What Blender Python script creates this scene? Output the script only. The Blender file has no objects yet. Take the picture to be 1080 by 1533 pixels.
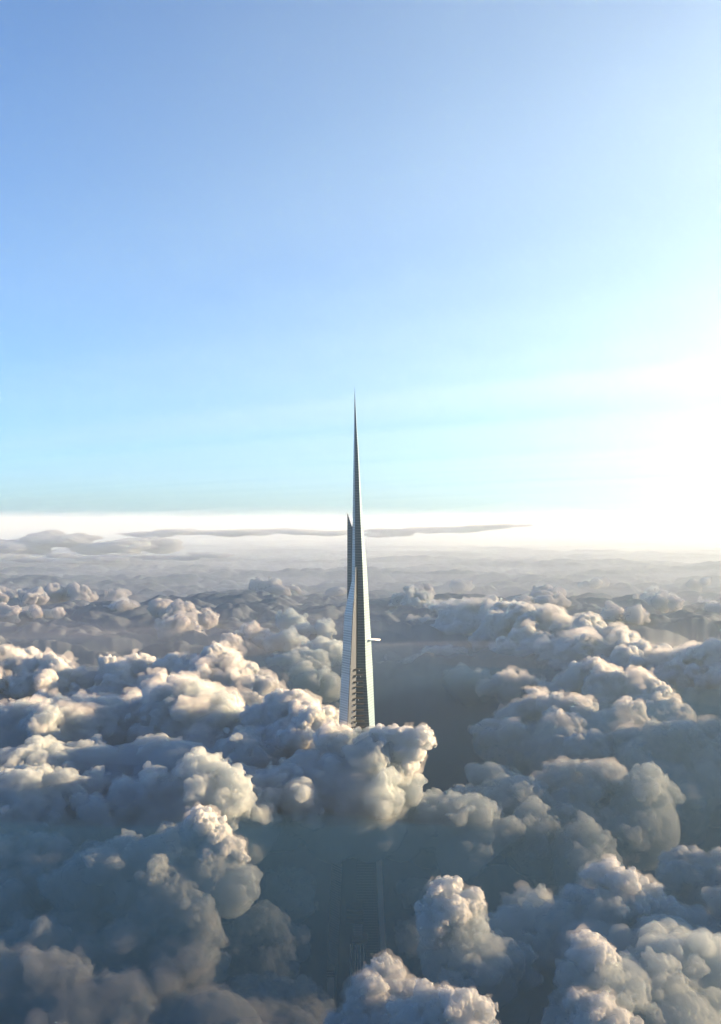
import bpy, math, time
import numpy as np
import openvdb
from mathutils import Vector
R = math.radians
T0 = time.time()
sc = bpy.context.scene
COL = sc.collection

# ------------------------------------------------------------------ camera
F = 1471.0            # focal length in photo pixels
HOR = 780.0           # photo row of the horizon
H = 1250.0            # camera height
D = 2206.0            # distance of the tower
cd = bpy.data.cameras.new('camera')
cam = bpy.data.objects.new('camera', cd)
COL.objects.link(cam)
sc.camera = cam
cd.sensor_fit = 'VERTICAL'
cd.sensor_height = 36
cd.lens = 36 * F / 1533
cd.clip_start = 1
cd.clip_end = 400000
cam.location = (0, 0, H)
cam.rotation_euler = (R(90 + 0.53), 0, 0)

# ------------------------------------------------------------------ sky and sun
SUN_EL, SUN_AZ = R(9), R(82)
w = bpy.data.worlds.new('World')
sc.world = w
w.use_nodes = True
wn = w.node_tree
bg = wn.nodes['Background']
sky = wn.nodes.new('ShaderNodeTexSky')
sky.sky_type = 'NISHITA'
sky.sun_disc = False
sky.sun_elevation = SUN_EL
sky.sun_rotation = SUN_AZ
sky.altitude = 2500
sky.air_density = 1.0
sky.dust_density = 5.0
sky.ozone_density = 4.2
wn.links.new(sky.outputs[0], bg.inputs[0])
bg.inputs[1].default_value = 0.050
sd = bpy.data.lights.new('sun', 'SUN')
sd.energy = 5.0
sd.angle = R(0.5)
sd.color = (1.0, 0.61, 0.31)
so = bpy.data.objects.new('sun', sd)
COL.objects.link(so)
SUN = Vector((math.sin(SUN_AZ) * math.cos(SUN_EL), math.cos(SUN_AZ) * math.cos(SUN_EL), math.sin(SUN_EL)))
so.rotation_euler = SUN.to_track_quat('Z', 'Y').to_euler()
sc.view_settings.view_transform = 'Standard'
sc.view_settings.look = 'None'
sc.view_settings.gamma = 1
sc.view_settings.exposure = 2.84
sc.cycles.max_bounces = 12
sc.cycles.volume_bounces = 10
sc.cycles.diffuse_bounces = 4
sc.cycles.transparent_max_bounces = 16
sc.cycles.use_denoising = True
sc.cycles.sample_clamp_indirect = 6

# ------------------------------------------------------------------ noise fields
def make_worley(n=80, k=10, seed=1):
    r = np.random.default_rng(seed)
    pts = r.random((k, k, k, 3)).astype(np.float32)
    g = (np.arange(n) / n * k).astype(np.float32)
    x, y, z = np.meshgrid(g, g, g, indexing='ij')
    ix, iy, iz = x.astype(int), y.astype(int), z.astype(int)
    best = np.full(x.shape, 9, np.float32)
    for a in (-1, 0, 1):
        for b in (-1, 0, 1):
            for c in (-1, 0, 1):
                p = pts[(ix + a) % k, (iy + b) % k, (iz + c) % k]
                d = (ix + a + p[..., 0] - x) ** 2 + (iy + b + p[..., 1] - y) ** 2 + (iz + c + p[..., 2] - z) ** 2
                best = np.minimum(best, d)
    return np.sqrt(best)


WOR = make_worley()
VAL = np.random.default_rng(2).standard_normal((64, 64, 64)).astype(np.float32)


def tri(T, p, smooth):
    n = T.shape[0]
    q = np.floor(p).astype(np.int32)
    f = (p - q).astype(np.float32)
    if smooth:
        f = f * f * (3 - 2 * f)
    q0, q1, r = q % n, (q + 1) % n, 0
    for a in (0, 1):
        for b in (0, 1):
            for c in (0, 1):
                wgt = (f[:, 0] if a else 1 - f[:, 0]) * (f[:, 1] if b else 1 - f[:, 1]) * (f[:, 2] if c else 1 - f[:, 2])
                r = r + wgt * T[(q1 if a else q0)[:, 0], (q1 if b else q0)[:, 1], (q1 if c else q0)[:, 2]]
    return r


def worley(p, s):          # s: size of one puff in metres
    return tri(WOR, p / s * 8, False)


def val(p, s):
    return tri(VAL, p / s, True)


# ------------------------------------------------------------------ small helpers
def mesh_obj(name, pts, faces, mats, parent=None, smooth=False, idx=None):
    me = bpy.data.meshes.new(name)
    me.from_pydata([tuple(map(float, p)) for p in pts], [], [tuple(map(int, f)) for f in faces])
    for m in (mats if isinstance(mats, (list, tuple)) else [mats]):
        me.materials.append(m)
    if idx is not None:
        me.polygons.foreach_set('material_index', np.array(idx, np.int32))
    if smooth:
        me.polygons.foreach_set('use_smooth', np.ones(len(faces), bool))
    me.update()
    o = bpy.data.objects.new(name, me)
    COL.objects.link(o)
    if parent is not None:
        o.parent = parent
    return o


def quad_obj(name, pts, quads, m):
    me = bpy.data.meshes.new(name)
    n = len(quads)
    me.vertices.add(len(pts))
    me.vertices.foreach_set('co', np.ascontiguousarray(pts, np.float32).ravel())
    me.loops.add(n * 4)
    me.loops.foreach_set('vertex_index', np.ascontiguousarray(quads, np.int32).ravel())
    me.polygons.add(n)
    me.polygons.foreach_set('loop_start', np.arange(0, n * 4, 4, dtype=np.int32))
    me.polygons.foreach_set('use_smooth', np.ones(n, bool))
    me.update(calc_edges=True)
    me.materials.append(m)
    o = bpy.data.objects.new(name, me)
    COL.objects.link(o)
    return o


def tag(o, label=None, cat=None, group=None, kind=None):
    if label:
        o['label'] = label
    if cat:
        o['category'] = cat
    if group:
        o['group'] = group
    if kind:
        o['kind'] = kind
    return o


def P(px, py, d):          # a photo pixel at distance d as a place in the world
    return np.array([(px - 540) / F * d, d, H - (py - HOR) / F * d])


# ------------------------------------------------------------------ materials
def cloud_material(name, albedo, mfp, solid=0.3, tint=(1, 1, 1), aniso=0.35):
    m = bpy.data.materials.new(name)
    m.use_nodes = True
    t = m.node_tree
    b = t.nodes['Principled BSDF']
    out = t.nodes['Material Output']
    col = tuple(albedo * c for c in tint) + (1,)
    v = t.nodes.new('ShaderNodeVolumePrincipled')
    v.inputs['Color'].default_value = col
    v.inputs['Density'].default_value = 1.0 / mfp
    v.inputs['Anisotropy'].default_value = aniso
    t.links.new(v.outputs[0], out.inputs['Volume'])
    b.inputs['Base Color'].default_value = tuple(0.8 * c for c in col[:3]) + (1,)
    b.inputs['Roughness'].default_value = 1
    b.inputs['Specular IOR Level'].default_value = 0
    mx = t.nodes.new('ShaderNodeMixShader')
    tr = t.nodes.new('ShaderNodeBsdfTransparent')
    mx.inputs[0].default_value = solid
    t.links.new(tr.outputs[0], mx.inputs[1])
    t.links.new(b.outputs[0], mx.inputs[2])
    t.links.new(mx.outputs[0], out.inputs['Surface'])
    return m


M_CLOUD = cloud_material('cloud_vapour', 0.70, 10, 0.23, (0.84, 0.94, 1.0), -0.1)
M_SOFT_SHADED = cloud_material('soft_shaded_vapour', 0.60, 24, 0.12, (0.76, 0.92, 1.0), 0.0)  # darker and bluer than the main cloud: shade put into the colour
M_SHADED = cloud_material('shaded_vapour', 0.60, 24, 0.12, (0.76, 0.92, 1.0), 0.0)  # shade-darkened copy of cloud vapour for bases and low clouds
M_FAR = cloud_material('distant_cloud_vapour', 0.62, 22, 0.25, (0.90, 0.95, 1.0), -0.1)
M_STRATUS = cloud_material('stratus_vapour', 0.5, 300, 0.05, (0.84, 0.86, 1.0))


def fog_material(name, density, color, aniso):
    m = bpy.data.materials.new(name)
    m.use_nodes = True
    t = m.node_tree
    t.nodes.remove(t.nodes['Principled BSDF'])
    v = t.nodes.new('ShaderNodeVolumePrincipled')
    v.inputs['Density'].default_value = density
    v.inputs['Color'].default_value = color + (1,)
    v.inputs['Anisotropy'].default_value = aniso
    t.links.new(v.outputs[0], t.nodes['Material Output'].inputs['Volume'])
    return m

M_FRINGE = fog_material('frayed_vapour', 1 / 55, (0.58, 0.62, 0.64), 0.0)


def plain(name, base, rough=0.6, metal=0.0, spec=0.5):
    m = bpy.data.materials.new(name)
    m.use_nodes = True
    b = m.node_tree.nodes['Principled BSDF']
    b.inputs['Base Color'].default_value = tuple(base) + (1,)
    b.inputs['Roughness'].default_value = rough
    b.inputs['Metallic'].default_value = metal
    b.inputs['Specular IOR Level'].default_value = spec
    return m


def facade(name, glass, band, floor_h, bay, metal, rough, mull=0.35):
    """curtain wall: rows of glass and spandrel bands, with thinner mullions across, some panes darker than others"""
    m = bpy.data.materials.new(name)
    m.use_nodes = True
    t = m.node_tree
    N, L = t.nodes, t.links
    b = N['Principled BSDF']
    tc = N.new('ShaderNodeTexCoord')
    sp = N.new('ShaderNodeSeparateXYZ')
    L.new(tc.outputs['Object'], sp.inputs[0])

    def math_node(op, a, bval, c=None):
        n = N.new('ShaderNodeMath')
        n.operation = op
        for i, v in enumerate((a, bval, c)):
            if v is None:
                continue
            if isinstance(v, (int, float)):
                n.inputs[i].default_value = v
            else:
                L.new(v, n.inputs[i])
        return n.outputs[0]
    xy = math_node('ADD', sp.outputs[0], math_node('MULTIPLY', sp.outputs[1], 0.62))
    fz = math_node('DIVIDE', sp.outputs[2], floor_h)
    fx = math_node('DIVIDE', xy, bay)
    bandm = math_node('LESS_THAN', math_node('FRACT', fz, None), 0.34)
    mullm = math_node('LESS_THAN', math_node('FRACT', fx, None), 0.16)
    mask = math_node('MAXIMUM', bandm, math_node('MULTIPLY', mullm, mull))
    cell = N.new('ShaderNodeCombineXYZ')
    L.new(math_node('FLOOR', fx, None), cell.inputs[0])
    L.new(math_node('FLOOR', fz, None), cell.inputs[1])
    wn_ = N.new('ShaderNodeTexWhiteNoise')
    wn_.noise_dimensions = '3D'
    L.new(cell.outputs[0], wn_.inputs['Vector'])
    var = N.new('ShaderNodeMixRGB')
    var.blend_type = 'MULTIPLY'
    var.inputs[0].default_value = 0.35
    var.inputs[1].default_value = tuple(glass) + (1,)
    L.new(wn_.outputs['Color'], var.inputs[2])
    hs = N.new('ShaderNodeRGBToBW')
    L.new(wn_.outputs['Color'], hs.inputs[0])
    L.new(hs.outputs[0], var.inputs[2])
    mx = N.new('ShaderNodeMixRGB')
    L.new(mask, mx.inputs[0])
    L.new(var.outputs[0], mx.inputs[1])
    mx.inputs[2].default_value = tuple(band) + (1,)
    L.new(mx.outputs[0], b.inputs['Base Color'])
    b.inputs['Metallic'].default_value = metal
    b.inputs['Roughness'].default_value = rough
    return m


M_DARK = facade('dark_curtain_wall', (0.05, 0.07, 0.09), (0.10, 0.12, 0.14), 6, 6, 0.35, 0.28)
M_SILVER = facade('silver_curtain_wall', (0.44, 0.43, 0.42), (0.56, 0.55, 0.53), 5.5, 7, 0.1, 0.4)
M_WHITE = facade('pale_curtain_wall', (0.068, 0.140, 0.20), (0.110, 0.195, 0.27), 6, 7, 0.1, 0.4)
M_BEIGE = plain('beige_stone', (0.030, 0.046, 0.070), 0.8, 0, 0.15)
M_GAP_SHADE = plain('gap_shade', (0.012, 0.014, 0.017), 0.6)
M_SLAB = plain('terrace_slab', (0.02, 0.022, 0.025), 0.6)
M_PALE = plain('white_render', (0.85, 0.84, 0.80), 0.5)

# ------------------------------------------------------------------ cloud sea (the ground of this place)
def sea_height(x, y):
    p = np.stack([x, y, np.zeros_like(x)], 1)
    d = np.hypot(x, y)
    wp = p + np.stack([val(p, 400), val(p + 3111, 400), np.zeros_like(x)], 1) * 60
    k = np.clip((d + 650 * val(p + 301, 700) + 350 * val(p + 87, 280) - 2500) / 1500, 0, 1)
    k = k * k * (3 - 2 * k)
    base = 110 + k * 520
    far, mid = np.clip((d - 9000) / 20000, 0, 1), np.clip((d - 4500) / 5000, 0, 1)
    big = val(p + 911, 1900) * 0.6 + val(p + 77, 900) * 0.4
    z = base + big * (30 + 30 * k) * (1 - .6 * far)
    amp = (0.55 + 0.45 * k) * (1 - 0.5 * far)
    z += (0.45 - worley(wp, 620) ** 2) * 60 * amp
    z += (0.45 - worley(wp + 517, 260) ** 2) * 110 * amp
    z += (0.45 - worley(wp + 91, 110) ** 2) * 50 * amp
    z += (0.45 - worley(wp + 43, 48) ** 2) * 20 * amp * (1 - .6 * mid)
    return z


def cloud_sea():
    v = np.concatenate([np.linspace(1.0, 0.12, 260), np.linspace(0.12, 0.05, 300)[1:], np.linspace(0.05, 0.006, 200)[1:]])
    dist = 650.0 / v
    dist = np.concatenate([[300.0], dist])
    az = np.linspace(R(-38), R(38), 760)
    dd, aa = np.meshgrid(dist, az, indexing='ij')
    x, y = (dd * np.sin(aa)).ravel(), (dd * np.cos(aa)).ravel()
    z = sea_height(x, y)
    n, m = dd.shape
    i = (np.arange(n - 1)[:, None] * m + np.arange(m - 1)[None, :]).ravel()
    q = np.stack([i, i + 1, i + m + 1, i + m], 1)[:, ::-1]
    o = quad_obj('cloud_sea', np.stack([x, y, z], 1), q, M_SEA)
    tag(o, 'blue grey sea of lumpy cloud tops spreading out to the horizon', 'cloud sea', kind='structure')
    return o


def sea_material():
    m = bpy.data.materials.new('cloud_sea_vapour')
    m.use_nodes = True
    b = m.node_tree.nodes['Principled BSDF']
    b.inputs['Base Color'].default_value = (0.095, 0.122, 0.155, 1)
    b.inputs['Roughness'].default_value = 1
    b.inputs['Specular IOR Level'].default_value = 0
    return m


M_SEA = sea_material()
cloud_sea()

# ------------------------------------------------------------------ the tower
S = D / F


def X(px):
    return (px - 540) * S


def Z(py):
    return H - (py - HOR) * S


def loft(name, secs, mats, parent, idx=None):
    """secs: from the top down, (photo row, [(photo column, depth offset in metres), ...])"""
    n = len(secs[0][1])
    pts, faces, mi = [], [], []
    for py, ring in secs:
        for px, dy in ring:
            pts.append((X(px), dy, Z(py)))
    for s in range(len(secs) - 1):
        for i in range(n):
            j = (i + 1) % n
            a, b, c, d = s * n + i, s * n + j, (s + 1) * n + j, (s + 1) * n + i
            faces.append((a, d, c, b))
            mi.append(idx[i] if idx else 0)
    faces.append(tuple(range(n)))
    mi.append(0)
    faces.append(tuple(reversed(range((len(secs) - 1) * n, len(secs) * n))))
    mi.append(0)
    return mesh_obj(name, pts, faces, mats, parent, idx=mi)


def box(name, x0, x1, y0, y1, p0, p1, m, parent):
    """photo columns x0..x1, depth y0..y1 in metres, photo rows p0..p1"""
    a = [(X(x), y, Z(p)) for p in (p1, p0) for (x, y) in ((x0, y0), (x1, y0), (x1, y1), (x0, y1))]
    f = [(3, 2, 1, 0), (4, 5, 6, 7), (0, 1, 5, 4), (1, 2, 6, 5), (2, 3, 7, 6), (3, 0, 4, 7)]
    return mesh_obj(name, a, f, m, parent)


tower = bpy.data.objects.new('skyscraper', None)
COL.objects.link(tower)
tower.location = (0, D, 0)
tag(tower, 'slender silver needle skyscraper rising through the clouds to a sharp point', 'skyscraper')
rows = [(579, 531.1, 531.3, 531.4), (610, 530.6, 532.7, 533.1), (640, 530.2, 534.2, 534.9), (688, 529.4, 536.7, 538.0),
        (769, 528.3, 539.6, 542.6), (850, 527, 543.3, 549.6), (940, 526, 546.4, 554.8), (1000, 525, 548, 558.3),
        (1080, 524, 553, 561.5), (1290, 518, 563.5, 572), (1435, 514, 570.5, 578.5), (1640, 506, 580, 590)]
secs = []
for (y, l, m_, r) in rows:
    k = min(1.0, (r - l) / 30)
    q = l + (m_ - l) * 0.30
    secs.append((y, [(l, 12 * k), (q, 0), (m_, 0), (r, 42 * k), (l, 46 * k)]))
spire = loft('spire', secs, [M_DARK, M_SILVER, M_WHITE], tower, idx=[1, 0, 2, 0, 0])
wing = loft('wing', [(768, [(520, 20), (520.3, 18), (520.3, 46), (520, 46)]), (787.5, [(520, 20), (526.7, 14), (526.7, 46), (520, 46)]),
                     (1000, [(519.8, 20), (526.6, 14), (526.6, 46), (519.8, 46)]), (1640, [(506, 20), (520, 14), (520, 46), (506, 46)])],
            [M_DARK], tower)
wing['label'] = 'dark rear wing with a slanted blade top'
box('shade_strip', 526.4, 528.6, 16.5, 44, 788, 1100, M_GAP_SHADE, tower)  # near-black fill stands in for shade between wing and spire
lw = [(849, 531.6, 532.6), (862, 528.6, 532.2), (875, 525.6, 531.7), (895, 521, 530.2), (918, 516.2, 528.6), (940, 514.6, 527.6),
      (985, 512.6, 525.5), (1030, 510.2, 523.4), (1090, 507, 520.5), (1290, 497, 513), (1438, 491, 506.5), (1640, 483, 499)]
secs = []
for (y, l, r) in lw:
    k = min(1.0, (533.8 - l) / 20)
    secs.append((y, [(l, 14 - 10 * k), (r, -6 - 22 * k), (max(533.9, r + .5), -1.5), (533.9, 15), (l, 18)]))
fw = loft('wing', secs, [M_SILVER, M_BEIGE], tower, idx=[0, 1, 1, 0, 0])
fw['label'] = 'pale left wing splaying outward from a pointed top'
# thin dark fin down the edge of the pale wing, and a black strip painted for the shadow beside the recess
secs = [(y, [(r - .35, -8 - 22 * min(1.0, (533.8 - l) / 20)), (r + .35, -8 - 22 * min(1.0, (533.8 - l) / 20)),
             (r + .35, -5.5 - 22 * min(1.0, (533.8 - l) / 20)), (r - .35, -5.5 - 22 * min(1.0, (533.8 - l) / 20))]) for (y, l, r) in lw[3:]]
loft('edge_fin', secs, [M_SLAB], tower)
loft('shade_strip', [(849, [(536, -2.2), (536.3, -2.2), (536.3, -.4), (536, -.4)]), (862, [(533.6, -2.2), (536.3, -2.2), (536.3, -.4), (533.6, -.4)]),
                    (940, [(533.6, -2.2), (535.7, -2.2), (535.7, -.4), (533.6, -.4)]), (1010, [(534, -2.2), (534.8, -2.2), (534.8, -.4), (534, -.4)])], [M_GAP_SHADE], tower)
for i, y in enumerate((1000, 1009, 1018.5, 1026.5, 1035, 1043.5, 1052, 1061, 1069.5, 1077.5, 1085.5)):
    tb = box('terrace', 528.5 - .1 * i, 543 + .35 * i, -15, -2.6, y, y + .9, M_SLAB, tower)
    for x in ((538,), (534, 540), (536,), (532.8,), (533,), (533, 537), (528.6, 533), (528.6, 533), (528.6, 533), (529, 534), (530,))[i]:
        box('lit_spot', x - .5, x + .5, -16, -4, y + 1.0, y + 2.6, M_PALE, tb)  # white boxes painted in place of small lit spots below the slabs
loft('sunlit_strip', [(1270, [(563, -.6), (571, -.6), (571, .6), (563, .6)]), (1290, [(563.5, -.6), (572, -.6), (572, .6), (563.5, .6)]),
                    (1435, [(570, -.6), (578.5, -.6), (578.5, .6), (570, .6)]), (1640, [(579, -.6), (588, -.6), (588, .6), (579, .6)])], [M_PALE], tower)  # white strip stands in for sunlight on the right edge
# round sky terrace cantilevered from the right hand side
cx, cy, rr = X(559.5), 30, 16
pts = [(cx + rr * math.cos(a), cy + rr * math.sin(a), z) for z in (Z(959.9), Z(958.8)) for a in [i * math.tau / 32 for i in range(32)]]
faces = [tuple(reversed(range(32))), tuple(range(32, 64))] + [(i, (i + 1) % 32, 32 + (i + 1) % 32, 32 + i) for i in range(32)]
st = mesh_obj('sky_terrace', pts, faces, M_PALE, tower)
st['label'] = 'round white terrace jutting out over the clouds'
# lower plant floors, seen through the mist
for y in (1347, 1353, 1359, 1365, 1371):
    box('louvre_band', 519, 544, -30, -1, y, y + 2.2, M_SLAB, tower)
box('bay_window', 529, 543, -24, -1, 1373.5, 1393, M_SILVER, tower)
for y in (1394.5, 1400.5):
    box('terrace', 527, 551, -32, -1, y, y + 2.0, M_SLAB, tower)
for x in (525.5, 532, 536, 539.5, 545):
    box('column', x - .7, x + .7, -30, -27.5, 1403, 1500, M_PALE, tower)
for y in (1438, 1442, 1446):
    box('terrace', 490.5, 501.5, -40, -3, y, y + 1.3, M_SLAB, tower)
box('end_pier', 491, 501, -38, -4, 1447.5, 1640, M_PALE, tower)

# ------------------------------------------------------------------ cumulus clouds
def grow(prims, levels, ratio, n, rng, minr):
    out = [np.array(prims, float)]
    cur = out[0]
    for _ in range(levels):
        nx = []
        for (x, y, z, r) in cur:
            d = rng.standard_normal((n, 3))
            d[:, 2] = np.abs(d[:, 2]) * .9 - .25
            d /= np.linalg.norm(d, axis=1)[:, None]
            rr = r * ratio * rng.uniform(.45, 1.2, n)
            c = np.array([x, y, z]) + d * (r * rng.uniform(.75, 1.02, n))[:, None]
            nx.append(np.c_[c, rr])
        cur = np.concatenate(nx)
        cur = cur[cur[:, 3] > minr]
        if not len(cur):
            break
        out.append(cur)
    return np.concatenate(out)


def surface(g, lo, h, B):
    G = openvdb.FloatGrid(background=float(B))
    G.copyFromArray(np.ascontiguousarray(g))
    G.transform = openvdb.createLinearTransform(voxelSize=float(h))
    p, q = G.convertToQuads(isovalue=0)
    return p + lo, q


def cloud_points(prims, h, seed, rough=1.25, levels=4, n=11, squash=1.0):
    """a cauliflower of balls on balls, roughened, as one closed surface with voxels of h metres"""
    rng = np.random.default_rng(seed)
    prims = [np.array([x, y, z / squash, r]) for (x, y, z, r) in prims]
    B_ = grow(prims, levels, .46, n, rng, h * 1.2)
    lo = (B_[:, :3] - B_[:, 3:]).min(0) - 10 * h
    hi = (B_[:, :3] + B_[:, 3:]).max(0) + 10 * h
    dims = np.ceil((hi - lo) / h).astype(int) + 1
    B = 7 * h
    g = np.full(dims, B, np.float32)
    for (x, y, z, r) in B_:
        c = (np.array([x, y, z]) - lo) / h
        e = (r + B) / h
        i0 = np.maximum(np.floor(c - e).astype(int), 0)
        i1 = np.minimum(np.ceil(c + e).astype(int) + 1, dims)
        ax = [((np.arange(i0[k], i1[k]) - c[k]) * h).astype(np.float32) for k in range(3)]
        d = np.sqrt(ax[0][:, None, None] ** 2 + ax[1][None, :, None] ** 2 + ax[2][None, None, :] ** 2) - np.float32(r)
        v = g[i0[0]:i1[0], i0[1]:i1[1], i0[2]:i1[2]]
        np.minimum(v, d, out=v)
    band = np.argwhere(np.abs(g) < 6.5 * h)
    p = (band * h + lo).astype(np.float32)
    wp = p + np.stack([val(p, h * 9), val(p + 71, h * 9), val(p + 133, h * 9)], 1) * h * 1.6
    dn = (0.4 - worley(wp + 17, h * 15) ** 2) * h * 4 + (0.4 - worley(wp, h * 7) ** 2) * h * 4 + (0.4 - worley(wp + 31, h * 3.4) ** 2) * h * 2.4 + val(p + 5, h * 2.3) * h * .45
    dn = dn * np.clip(.75 + .75 * val(p + 211, h * 30), .1, 1.6)
    tot = np.minimum(rough * dn, 4.6 * h)
    g[band[:, 0], band[:, 1], band[:, 2]] -= tot.astype(np.float32)
    np.clip(g, -B, B, out=g)
    pts, quads = surface(g, lo, h, B)
    # a thinner outer skin of frayed vapour
    fr = val(p + 9, h * 20) * .5 + val(p + 301, h * 9) * .35 + val(p + 77, h * 4) * .25
    g[band[:, 0], band[:, 1], band[:, 2]] -= np.clip(h * (1.2 + 7 * fr), -2 * h, 6.2 * h - tot).astype(np.float32)
    np.clip(g, -B, B, out=g)
    fp, fq = surface(g[::2, ::2, ::2] if h < 3 else g, lo, h * 2 if h < 3 else h, B)
    pts[:, 2] *= squash
    fp[:, 2] *= squash
    return pts, quads, fp, fq


def cloud(spec, hpx, seed, label, cat='cloud', group='cumulus clouds', m=None, name='cumulus_cloud', fringe=True, base=None, **kw):
    """spec: (photo column, photo row, distance, radius in photo pixels) of each main lobe"""
    prims = [(*P(px, py, d), rp * d / F) for (px, py, d, rp) in spec]
    dm = float(np.mean([s[2] for s in spec]))
    pts, q, fp, fq = cloud_points(prims, hpx * dm / F, seed, **kw)
    c = np.array([pts[:, 0].mean(), pts[:, 1].mean(), pts[:, 2].min()])
    o = quad_obj(name, pts - c, q, m or M_CLOUD)
    o.location = c
    if fringe:
        f = quad_obj('vapour_fringe', fp - c, fq, M_FRINGE)
        f.parent = o
    if base:
        bp, bq = cloud_points([(*P(px, py, d), rp * d / F) for (px, py, d, rp) in base], 2.0 * dm / F, seed + 500, rough=1.1)[:2]
        b = quad_obj('cloud_base', bp - c, bq, M_SHADED)  # lower body takes the shade-darkened vapour
        b.parent = o
    tag(o, label, cat, group)
    print('CLOUD', label[:40], len(pts), 'verts', round(time.time() - T0, 1), 's')
    return o


def span(x0, y0, x1, y1, d0, d1, r0, r1, n, seed, jit=.35):
    """n lobes along a line between two photo points"""
    rg = np.random.default_rng(seed)
    out = []
    for i in range(n):
        t = (i + .5) / n
        r = r0 + (r1 - r0) * t
        out.append((x0 + (x1 - x0) * t + rg.uniform(-jit, jit) * r, y0 + (y1 - y0) * t + rg.uniform(-jit, jit) * r,
                    (d0 + (d1 - d0) * t) * (1 + rg.uniform(-.03, .03)), r * rg.uniform(.75, 1.25)))
    return out


# left bank of sunlit heaps
cloud(span(-60, 1030, 100, 1022, 3500, 3500, 38, 30, 5, 1) + [(20, 1000, 3500, 22), (45, 1010, 3450, 20), (-30, 1000, 3500, 30)] +
      span(-60, 1090, 110, 1080, 3400, 3400, 50, 45, 4, 2), 1.9, 11,
      'sunlit cumulus heap cut off by the left edge of the photo', )
cloud(span(110, 1030, 250, 1015, 3500, 3600, 22, 30, 6, 3) + span(90, 1075, 260, 1070, 3350, 3350, 45, 55, 5, 4), 1.9, 12,
      'low row of small cream topped cumulus puffs in the left bank')
cloud([(330, 1000, 3500, 26), (300, 1015, 3450, 28), (355, 1020, 3450, 30), (385, 1035, 3400, 26), (270, 1010, 3500, 24), (405, 1040, 3400, 16)] +
      span(240, 1050, 400, 1070, 3300, 3300, 40, 36, 5, 5), 1.9, 13,
      'broad bright heap of cauliflower cloud topping the left bank')
cloud([(300, 1050, 2850, 24), (340, 1062, 2800, 22), (270, 1045, 2850, 22), (250, 1060, 2850, 26), (320, 1090, 2800, 40), (260, 1100, 2800, 45)],
      1.8, 14, 'white rimmed cloud shelf just below the brightest left heaps')
cloud([(430, 1060, 2450, 26), (455, 1068, 2420, 22), (405, 1090, 2450, 26), (480, 1090, 2300, 26), (495, 1110, 2150, 22), (497, 1140, 2120, 18), (470, 1120, 2300, 36),
       (440, 1120, 2400, 50), (400, 1140, 2450, 50), (390, 1075, 2450, 18)], 1.7, 15,
      'tall shaded cloud leaning against the left side of the tower')
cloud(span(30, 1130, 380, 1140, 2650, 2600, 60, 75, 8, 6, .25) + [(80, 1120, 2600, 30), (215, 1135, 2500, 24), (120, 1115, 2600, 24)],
      2.2, 16, 'wide blue grey slope of shaded cloud below the left bank', m=M_SOFT_SHADED,
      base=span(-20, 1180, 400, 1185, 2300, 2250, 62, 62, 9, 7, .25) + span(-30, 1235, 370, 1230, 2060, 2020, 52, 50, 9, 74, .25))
# cloud in front of the tower
cloud([(585, 1103, 2090, 14), (608, 1100, 2085, 14), (627, 1106, 2080, 14), (566, 1104, 2100, 13), (621, 1126, 2080, 14), (612, 1144, 2080, 12), (597, 1120, 2095, 20),
       (640, 1112, 2080, 8), (606, 1156, 2080, 8)], 1.5, 17, 'cream edged cloud puff hugging the right foot of the visible tower shaft',
      base=[(572, 1132, 2105, 24), (545, 1130, 2105, 26), (520, 1130, 2110, 24), (560, 1160, 2090, 34)])
cloud([(470, 1195, 2080, 58), (530, 1195, 2070, 58), (575, 1200, 2090, 40), (420, 1215, 2100, 55), (500, 1240, 2080, 46), (555, 1245, 2090, 42), (690, 1220, 2110, 32), (720, 1245, 2110, 36), (690, 1275, 2100, 38), (650, 1225, 2120, 30), (615, 1222, 2130, 30), (655, 1240, 2150, 34), (600, 1255, 2120, 32)], 2.2, 18,
      'grey shaded cloud mass hiding the middle of the tower', rough=.8, m=M_SHADED, fringe=False)
# left centre peak and its body
cloud([(298, 1222, 1800, 13), (310, 1234, 1800, 17), (325, 1250, 1795, 18), (342, 1266, 1790, 16), (356, 1280, 1790, 13), (318, 1268, 1800, 22), (292, 1246, 1810, 20), (340, 1285, 1800, 18)], 1.5, 19,
      'pointed cloud peak with one warm sunlit flank above the dark lower left',
      base=[(275, 1275, 1810, 35), (320, 1305, 1790, 42), (240, 1300, 1800, 50), (190, 1310, 1800, 45), (345, 1330, 1780, 40), (260, 1350, 1770, 60), (130, 1330, 1800, 45)])
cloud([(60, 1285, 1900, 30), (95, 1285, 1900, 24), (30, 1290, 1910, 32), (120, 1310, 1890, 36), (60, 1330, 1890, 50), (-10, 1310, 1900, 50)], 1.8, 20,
      'dim blue cloud mound at the left edge below the shaded slope', m=M_SOFT_SHADED,
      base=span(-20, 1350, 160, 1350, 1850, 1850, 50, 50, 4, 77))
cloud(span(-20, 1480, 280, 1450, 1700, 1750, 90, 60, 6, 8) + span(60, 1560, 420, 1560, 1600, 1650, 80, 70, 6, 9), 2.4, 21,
      'dark blue misty cloud filling the bottom left corner', m=M_SOFT_SHADED, rough=.6)
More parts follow.
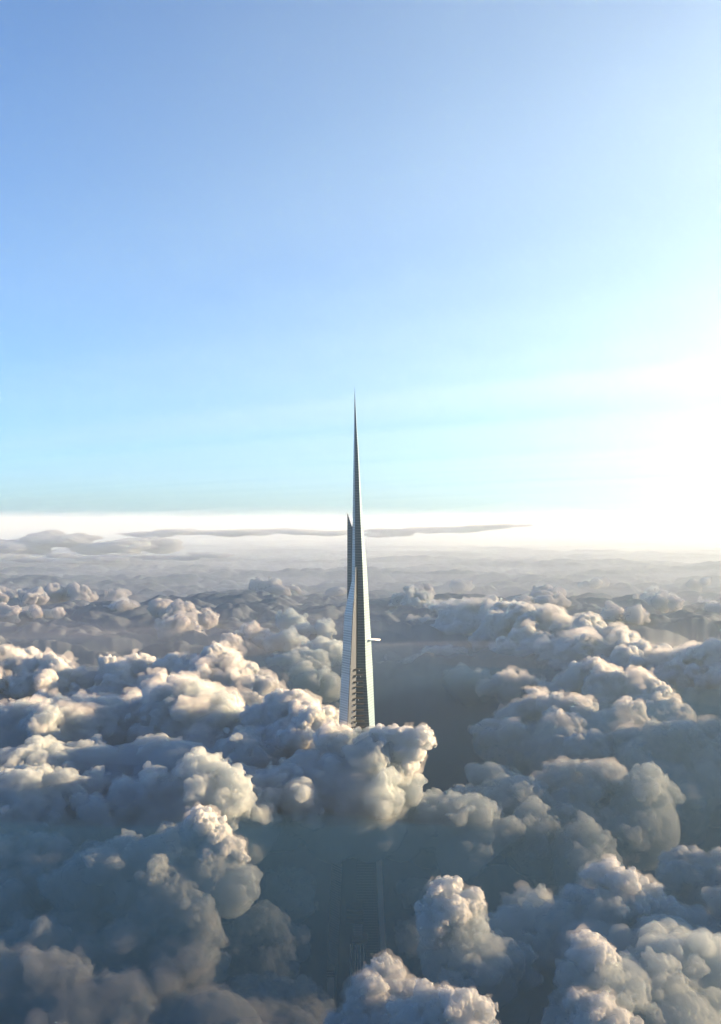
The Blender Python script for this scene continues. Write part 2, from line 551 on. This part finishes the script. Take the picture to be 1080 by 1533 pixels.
# right ridges
cloud(span(590, 912, 800, 940, 6600, 5000, 16, 26, 9, 10) + span(600, 935, 820, 975, 6300, 4800, 24, 40, 8, 11), 1.7, 22,
      'far dim end of the long right hand ridge beside the tower')
cloud([(790, 935, 4700, 22), (820, 940, 4600, 22), (850, 955, 4500, 24), (885, 960, 4300, 26), (915, 975, 4200, 26), (945, 990, 4000, 26), (980, 1000, 3900, 24), (760, 940, 4800, 22)] +
      span(760, 985, 980, 1030, 4500, 3700, 45, 40, 7, 12), 1.8, 23,
      'bright knobbly crest of the long right hand ridge')
cloud([(1000, 1000, 3800, 26), (1040, 1000, 3700, 28), (1075, 1000, 3600, 32), (1020, 1030, 3600, 34), (1070, 1040, 3500, 40), (1110, 1010, 3600, 40)] + span(1130, 1010, 1500, 1010, 3500, 3400, 45, 60, 8, 71), 1.9, 24,  # lobes past the right edge are added out of view to cast shade
      'puffy sunlit heap cut off by the right edge of the photo')
cloud([(860, 1020, 3300, 20), (885, 1010, 3300, 20), (905, 1022, 3250, 22), (930, 1035, 3200, 22), (960, 1040, 3150, 24), (985, 1050, 3100, 20), (835, 1040, 3300, 20), (945, 1075, 3050, 24),
       (1000, 1075, 3000, 26), (900, 1060, 3200, 34)], 1.8, 25, 'gold edged double row of puffs along the middle right ridge')
cloud([(745, 1025, 3400, 12), (765, 1022, 3400, 13), (785, 1022, 3400, 12), (730, 1030, 3400, 9), (760, 1035, 3400, 16)], 1.6, 26,
      'small bright puff alone at the left tip of the middle ridge')
cloud([(800, 1058, 3000, 18), (825, 1062, 2950, 16), (850, 1068, 2950, 18), (770, 1075, 3000, 18), (880, 1085, 2900, 24)] + span(740, 1110, 960, 1130, 2850, 2800, 42, 50, 6, 13), 1.9, 27,
      'white topped cloud step below the small lone puff')
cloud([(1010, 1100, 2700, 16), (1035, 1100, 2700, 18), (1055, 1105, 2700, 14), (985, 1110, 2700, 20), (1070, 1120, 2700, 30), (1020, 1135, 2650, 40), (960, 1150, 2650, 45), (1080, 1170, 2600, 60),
       (1000, 1200, 2550, 60)] + span(1110, 1120, 1500, 1120, 2650, 2700, 50, 70, 7, 72), 1.9, 28, 'grey cloud wall with a thin white lip on the right', m=M_SOFT_SHADED)  # the outer span is unseen cloud, added to shade the valley
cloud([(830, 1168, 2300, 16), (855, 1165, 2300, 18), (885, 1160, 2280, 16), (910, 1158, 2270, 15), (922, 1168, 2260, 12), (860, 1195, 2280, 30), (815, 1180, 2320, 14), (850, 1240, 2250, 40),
       (890, 1270, 2230, 48), (820, 1275, 2250, 45)], 1.7, 29, 'grey shaded anvil shaped cloud standing alone in the dark right valley', m=M_SOFT_SHADED,
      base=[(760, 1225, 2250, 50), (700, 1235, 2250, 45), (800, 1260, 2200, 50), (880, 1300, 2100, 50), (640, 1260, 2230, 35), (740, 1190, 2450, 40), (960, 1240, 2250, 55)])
# lower right heap
cloud([(915, 1312, 1500, 18), (935, 1325, 1490, 22), (955, 1345, 1480, 22), (985, 1360, 1480, 20), (1005, 1368, 1480, 14), (890, 1310, 1510, 14), (935, 1355, 1480, 26), (870, 1345, 1500, 20), (970, 1375, 1480, 20)], 1.6, 30, 'warm lit cloud crest at the top of the lower right heap',
      base=span(860, 1395, 1060, 1410, 1460, 1470, 45, 50, 6, 14) + span(870, 1450, 1090, 1460, 1400, 1420, 55, 55, 5, 75))
cloud([(670, 1335, 1420, 20), (680, 1365, 1400, 24), (655, 1350, 1420, 20), (650, 1380, 1400, 22), (700, 1350, 1420, 18), (645, 1400, 1390, 16), (685, 1385, 1410, 22)], 1.6, 31,
      'bulging cloud tower with bright knobs right of the misty shaft',
      base=[(690, 1405, 1400, 36), (720, 1445, 1380, 48), (665, 1440, 1390, 36), (700, 1490, 1360, 50)])
cloud([(795, 1350, 1560, 18), (775, 1355, 1560, 16), (810, 1365, 1560, 18), (760, 1375, 1540, 16), (825, 1380, 1550, 18)], 1.8, 32,
      'soft grey cloud body in the middle of the lower right heap', m=M_SOFT_SHADED,
      base=[(800, 1400, 1480, 45), (760, 1415, 1460, 42), (840, 1420, 1480, 50), (780, 1480, 1440, 70), (860, 1490, 1430, 60), (740, 1490, 1440, 60), (820, 1550, 1400, 70), (720, 1420, 1450, 40)])
cloud([(880, 1410, 1250, 14), (895, 1420, 1240, 14), (865, 1410, 1250, 11), (885, 1440, 1230, 24), (870, 1500, 1180, 18), (900, 1512, 1170, 22), (920, 1530, 1160, 22), (880, 1530, 1170, 26), (905, 1445, 1240, 16)], 1.6, 33, 'peach tinted cloud knobs in the bottom right corner',
      base=[(930, 1480, 1230, 45), (1000, 1480, 1280, 60), (1060, 1460, 1300, 60), (1020, 1540, 1220, 60), (880, 1480, 1230, 35), (860, 1550, 1190, 40)])
cloud(span(1130, 1400, 1600, 1400, 1500, 1560, 55, 90, 8, 73), 1.9, 37, 'shaded cloud bank running out of the photo at the right edge beside the lower heap', base=span(1080, 1400, 1300, 1430, 1480, 1500, 50, 70, 4, 76))  # bank added to keep low sun off the lower clouds
cloud([(1040, 1290, 1900, 16), (1060, 1300, 1880, 18), (1020, 1285, 1900, 12), (1085, 1310, 1870, 30), (1050, 1325, 1870, 32), (1010, 1310, 1880, 22)], 1.7, 34,
      'faint tan cloud puff at the right edge above the lower heap')
cloud([(690, 1505, 1150, 26), (715, 1510, 1150, 18), (665, 1500, 1160, 22), (635, 1488, 1170, 15), (640, 1515, 1160, 22), (700, 1545, 1140, 35), (655, 1545, 1150, 32), (615, 1530, 1160, 28)], 1.6, 35,
      'glowing peach puff at the bottom edge under the tower')
cloud([(570, 1450, 1300, 16), (585, 1460, 1290, 18), (550, 1475, 1280, 20), (540, 1490, 1270, 18), (565, 1495, 1260, 32), (600, 1490, 1270, 24), (580, 1540, 1240, 36), (535, 1530, 1250, 28)], 1.6, 36,
      'dull grey puff covering the foot of the pale tower edge')

# ------------------------------------------------------------------ far heaps
far = [((185, 918), (170, 930), 6000, 16, 41, 'lone bright far heap near the upper left of the cloud sea'),
       ((272, 938), (258, 950), 5200, 18, 42, 'second bright far heap midway between the left edge and tower'),
       ((378, 950), (395, 960), 5000, 13, 43, 'small pinkish far heap nearest the left side of the tower'),
       ((40, 928), (20, 935), 6200, 13, 44, 'dim far heap high at the left edge of the cloud sea'),
       ((70, 975), (85, 972), 4700, 9, 45, 'thin flat peach streak of cloud above the left bank'),
       ((130, 920), (115, 926), 6600, 11, 46, 'tiny grey far heap just left of the lone bright one'),
       ((985, 900), (1005, 903), 7500, 12, 47, 'hazy far heap on the pale right hand horizon'),
       ((868, 908), (885, 910), 7500, 9, 48, 'small hazy far puff above the bright ridge crest'),
       ((1065, 912), (1085, 916), 6800, 13, 49, 'hazy far heap against the right edge of the photo'),
       ((345, 966), (330, 975), 4600, 13, 50, 'low far heap directly above the broad bright heap')]
for (a, b, d, r, sd_, lab) in far:
    sp = [(*a, d, r), (*b, d * 1.01, r * .8), ((a[0] + b[0]) / 2 + r, (a[1] + b[1]) / 2 + r * .8, d, r), (a[0] - r, a[1] + r * .8, d, r * .9), (a[0], a[1] + r, d, r * 1.2)]
    cloud(sp, 1.35, sd_, lab, group='small far cumulus heaps', m=M_FAR)

for side, lobes in (('right', [(700, 1000, 3900, 28), (600, 985, 4300, 28), (665, 962, 4600, 26)]),
                    ('left', [(440, 928, 5400, 17), (472, 942, 5000, 19), (428, 958, 4700, 22), (488, 972, 4300, 22), (448, 992, 4100, 26), (478, 1018, 3700, 28)])):
    rg = np.random.default_rng(81)
    for i_, (px, py, d, rp) in enumerate(lobes):
        py += 22 if side == 'right' else 4
        sp = [(px + rg.uniform(-.9, .9) * rp, py + rg.uniform(0, .4) * rp, d * (1 + rg.uniform(-.01, .01)), rp * rg.uniform(.55, .9)) for _ in range(6)]
        cloud(sp, 1.9, 140 + i_, 'dim low cloud lying in the valley mist just %s of the tower' % side, group='dim low clouds %s of the tower' % side, m=M_SHADED, fringe=False)
rg = np.random.default_rng(83)
for i_, (px, py, d, rp) in enumerate([(430, 1335, 2050, 34), (390, 1400, 1950, 44), (390, 1450, 1900, 34), (410, 1510, 1750, 46), (640, 1345, 2080, 30), (640, 1400, 1950, 26)]):
    sp = [(px + rg.uniform(-.9, .9) * rp, py + rg.uniform(-.3, .5) * rp, d * (1 + rg.uniform(-.01, .01)), rp * rg.uniform(.5, .9)) for _ in range(6)]
    cloud(sp, 2.0, 170 + i_, 'dark cloud sunk deep in the mist beside the lower tower shaft', group='dark clouds sunk in the mist beside the lower shaft', m=M_SHADED, fringe=False)
rg = np.random.default_rng(91)
for k_ in range(26):
    px, py = rg.uniform(-30, 1110), rg.uniform(868, 930)
    if 505 < px < 575:
        continue
    d = rg.uniform(500, 560) * F / (py - HOR)
    rp = rg.uniform(5, 9) * (1 + (py - 868) / 70)
    sp = [(px + rg.uniform(-2.2, 2.2) * rp, py + rg.uniform(-.2, .6) * rp, d * (1 + rg.uniform(-.02, .02)), rp * rg.uniform(.6, 1.1)) for _ in range(6)]
    cloud(sp, 1.5, 100 + k_, 'tiny hazy cloud puff standing far off on the cloud sea below the horizon', group='tiny puffs far off on the cloud sea', m=M_FAR, fringe=False)

# ------------------------------------------------------------------ stratus on the horizon
cloud(span(-80, 812, 250, 818, 13000, 13000, 30, 20, 16, 61, .3), 2.4, 61, 'long purple grey stratus streak low on the left horizon', group='stratus streaks on the horizon', m=M_STRATUS,
      name='stratus_cloud', rough=.6, squash=.3)
cloud(span(200, 798, 520, 797, 15000, 15000, 26, 14, 17, 62, .15), 2.4, 62, 'thin lilac stratus streak meeting the left side of the tower', group='stratus streaks on the horizon', m=M_STRATUS,
      name='stratus_cloud', rough=.6, squash=.15)
cloud(span(-60, 838, 330, 832, 11000, 11000, 16, 10, 18, 64, .3), 2.2, 64, 'faint lower lilac stratus streak beneath the long purple grey one', group='stratus streaks on the horizon', m=M_STRATUS,
      name='stratus_cloud', rough=.6, squash=.2)
cloud(span(560, 798, 790, 788, 15000, 15000, 22, 11, 15, 63, .15), 2.4, 63, 'thin lilac stratus streak right of the tower', group='stratus streaks on the horizon', m=M_STRATUS,
      name='stratus_cloud', rough=.6, squash=.15)

# ------------------------------------------------------------------ mist in the valley and the air between
def slab(name, x0, x1, y0, y1, zb, ztop, amp, n, m, edge=500, bumps=None):
    xs, ys = np.linspace(x0, x1, n), np.linspace(y0, y1, n)
    gx, gy = np.meshgrid(xs, ys, indexing='ij')
    p = np.stack([gx.ravel(), gy.ravel(), np.full(n * n, 5.0)], 1)
    zt = ztop + amp * (val(p, 900) * .5 + val(p + 50, 400) * .35)
    if bumps:
        for (bx, by, rx, ry, bh) in bumps:
            zt = zt + bh * np.exp(-((gx.ravel() - bx) / rx) ** 2 - ((gy.ravel() - by) / ry) ** 2)
    e = np.minimum(np.minimum(gx - x0, x1 - gx), np.minimum(gy - y0, y1 - gy)).ravel()
    k = np.clip(e / edge, 0, 1)
    zt = zb + 5 + (zt - zb - 5) * (k * k * (3 - 2 * k))
    top = np.stack([gx.ravel(), gy.ravel(), zt], 1)
    bot = top.copy()
    bot[:, 2] = zb
    i = (np.arange(n - 1)[:, None] * n + np.arange(n - 1)[None, :]).ravel()
    qt = np.stack([i, i + n, i + n + 1, i + 1], 1)
    rim = np.concatenate([np.arange(n) * n, (n - 1) * n + np.arange(1, n), (np.arange(n - 1)[::-1]) * n + n - 1, np.arange(1, n - 1)[::-1]])
    r2 = np.roll(rim, -1)
    qs = np.stack([rim, rim + n * n, r2 + n * n, r2], 1)
    return quad_obj(name, np.concatenate([top, bot]), np.concatenate([qt, qt[:, ::-1] + n * n, qs[:, ::-1]]), m)


mist = slab('mist', -6500, 6500, -1500, 6600, 20, 708, 80, 120, fog_material('valley_mist', 1 / 1130, (0.008, 0.056, 0.145), 0.0), edge=2200, bumps=[(800, 2000, 850, 500, 100), (-550, 1280, 850, 330, 150), (-520, 2150, 600, 300, 50)])  # bumps raised to dim the low sun; dark blue albedo stands in for shade
tag(mist, 'blue grey mist lying in the valley between the clouds', 'mist', kind='stuff')
low = slab('fog', -30000, 30000, 3300, 60000, 400, 745, 40, 160, fog_material('cloud_top_fog', 1 / 7000, (0.85, 0.90, 0.95), 0.35))
tag(low, 'pale fog lying over the distant cloud tops', 'fog', kind='stuff')
far_fog = slab('fog', -45000, 45000, 4400, 80000, 450, 1360, 110, 90, fog_material('horizon_fog', 1 / 12500, (0.90, 0.975, 1.0), 0.05), edge=5500)
tag(far_fog, 'bright pale fog filling the air far off near the horizon', 'fog', kind='stuff')
HB = -60.0
HT = 1575.0
hp = [(x, y, z) for z in (HB, HT) for (x, y) in ((-95000, -500), (95000, -500), (95000, 121000), (-95000, 121000))]
hz = mesh_obj('haze', hp, [(3, 2, 1, 0), (4, 5, 6, 7), (0, 1, 5, 4), (1, 2, 6, 5), (2, 3, 7, 6), (3, 0, 4, 7)],
              fog_material('air_haze', 2.0e-5, (0.56, 0.84, 1.0), 0.45))
tag(hz, 'pale haze in the air over the clouds', 'haze', kind='stuff')
print('SCRIPT', round(time.time() - T0, 1), 's')

# thin high veil of cirrus outside the haze, following the curve of the earth
def cirrus():
    nx, ny = 150, 220
    xs = np.linspace(-260000, 260000, nx)
    ys = 10000 + 354000 * np.linspace(0, 1, ny) ** 1.6
    gx, gy = np.meshgrid(xs, ys, indexing='ij')
    x, y = gx.ravel(), gy.ravel()
    u, v = x * .80 - y * .6, x * .6 + y * .80
    p = np.stack([u / 60000, v / 9000, np.full(x.size, 7.3)], 1)
    q = np.stack([u / 22000, v / 4000, np.full(x.size, 2.1)], 1)
    th = 560 * np.clip(1 + .16 * val(p, 1.0) + .06 * val(q, 1.0), .12, 3)
    sd_ = ((x - 2500) * 30 + (y - 17000) * 7) / 30.8 / (2600 + y * .4)
    th = th * (.36 + 1.9 / (1 + np.exp(-2.4 * (sd_ + .55)))) / (1 + (y / 40000) ** 2)  # thicker to the right, shaped to whiten the sky towards the sun
    e = np.clip((y - 10000) / 5000, 0, 1)
    th = 30 + th * e * e * (3 - 2 * e)
    drop = (x * x + y * y) / (2 * 6.371e6)
    top = np.stack([x, y, 9000 + th - drop], 1)
    bot = np.stack([x, y, 9000 - drop], 1)
    n, m = nx, ny
    k = n * m
    i = (np.arange(n - 1)[:, None] * m + np.arange(m - 1)[None, :]).ravel()
    qt = np.stack([i, i + m, i + m + 1, i + 1], 1)
    rim = np.concatenate([np.arange(n) * m, (n - 1) * m + np.arange(1, m), (np.arange(n - 1)[::-1]) * m + m - 1, np.arange(1, m - 1)[::-1]])
    r2 = np.roll(rim, -1)
    qs = np.stack([rim, rim + k, r2 + k, r2], 1)
    o = quad_obj('cirrus_veil', np.concatenate([top, bot]), np.concatenate([qt, qt[:, ::-1] + k, qs[:, ::-1]]), fog_material('cirrus_ice', 1 / 5500, (0.76, 0.98, 1.0), 0.72))
    tag(o, 'thin white veil of high cirrus', 'cirrus', kind='stuff')


cirrus()
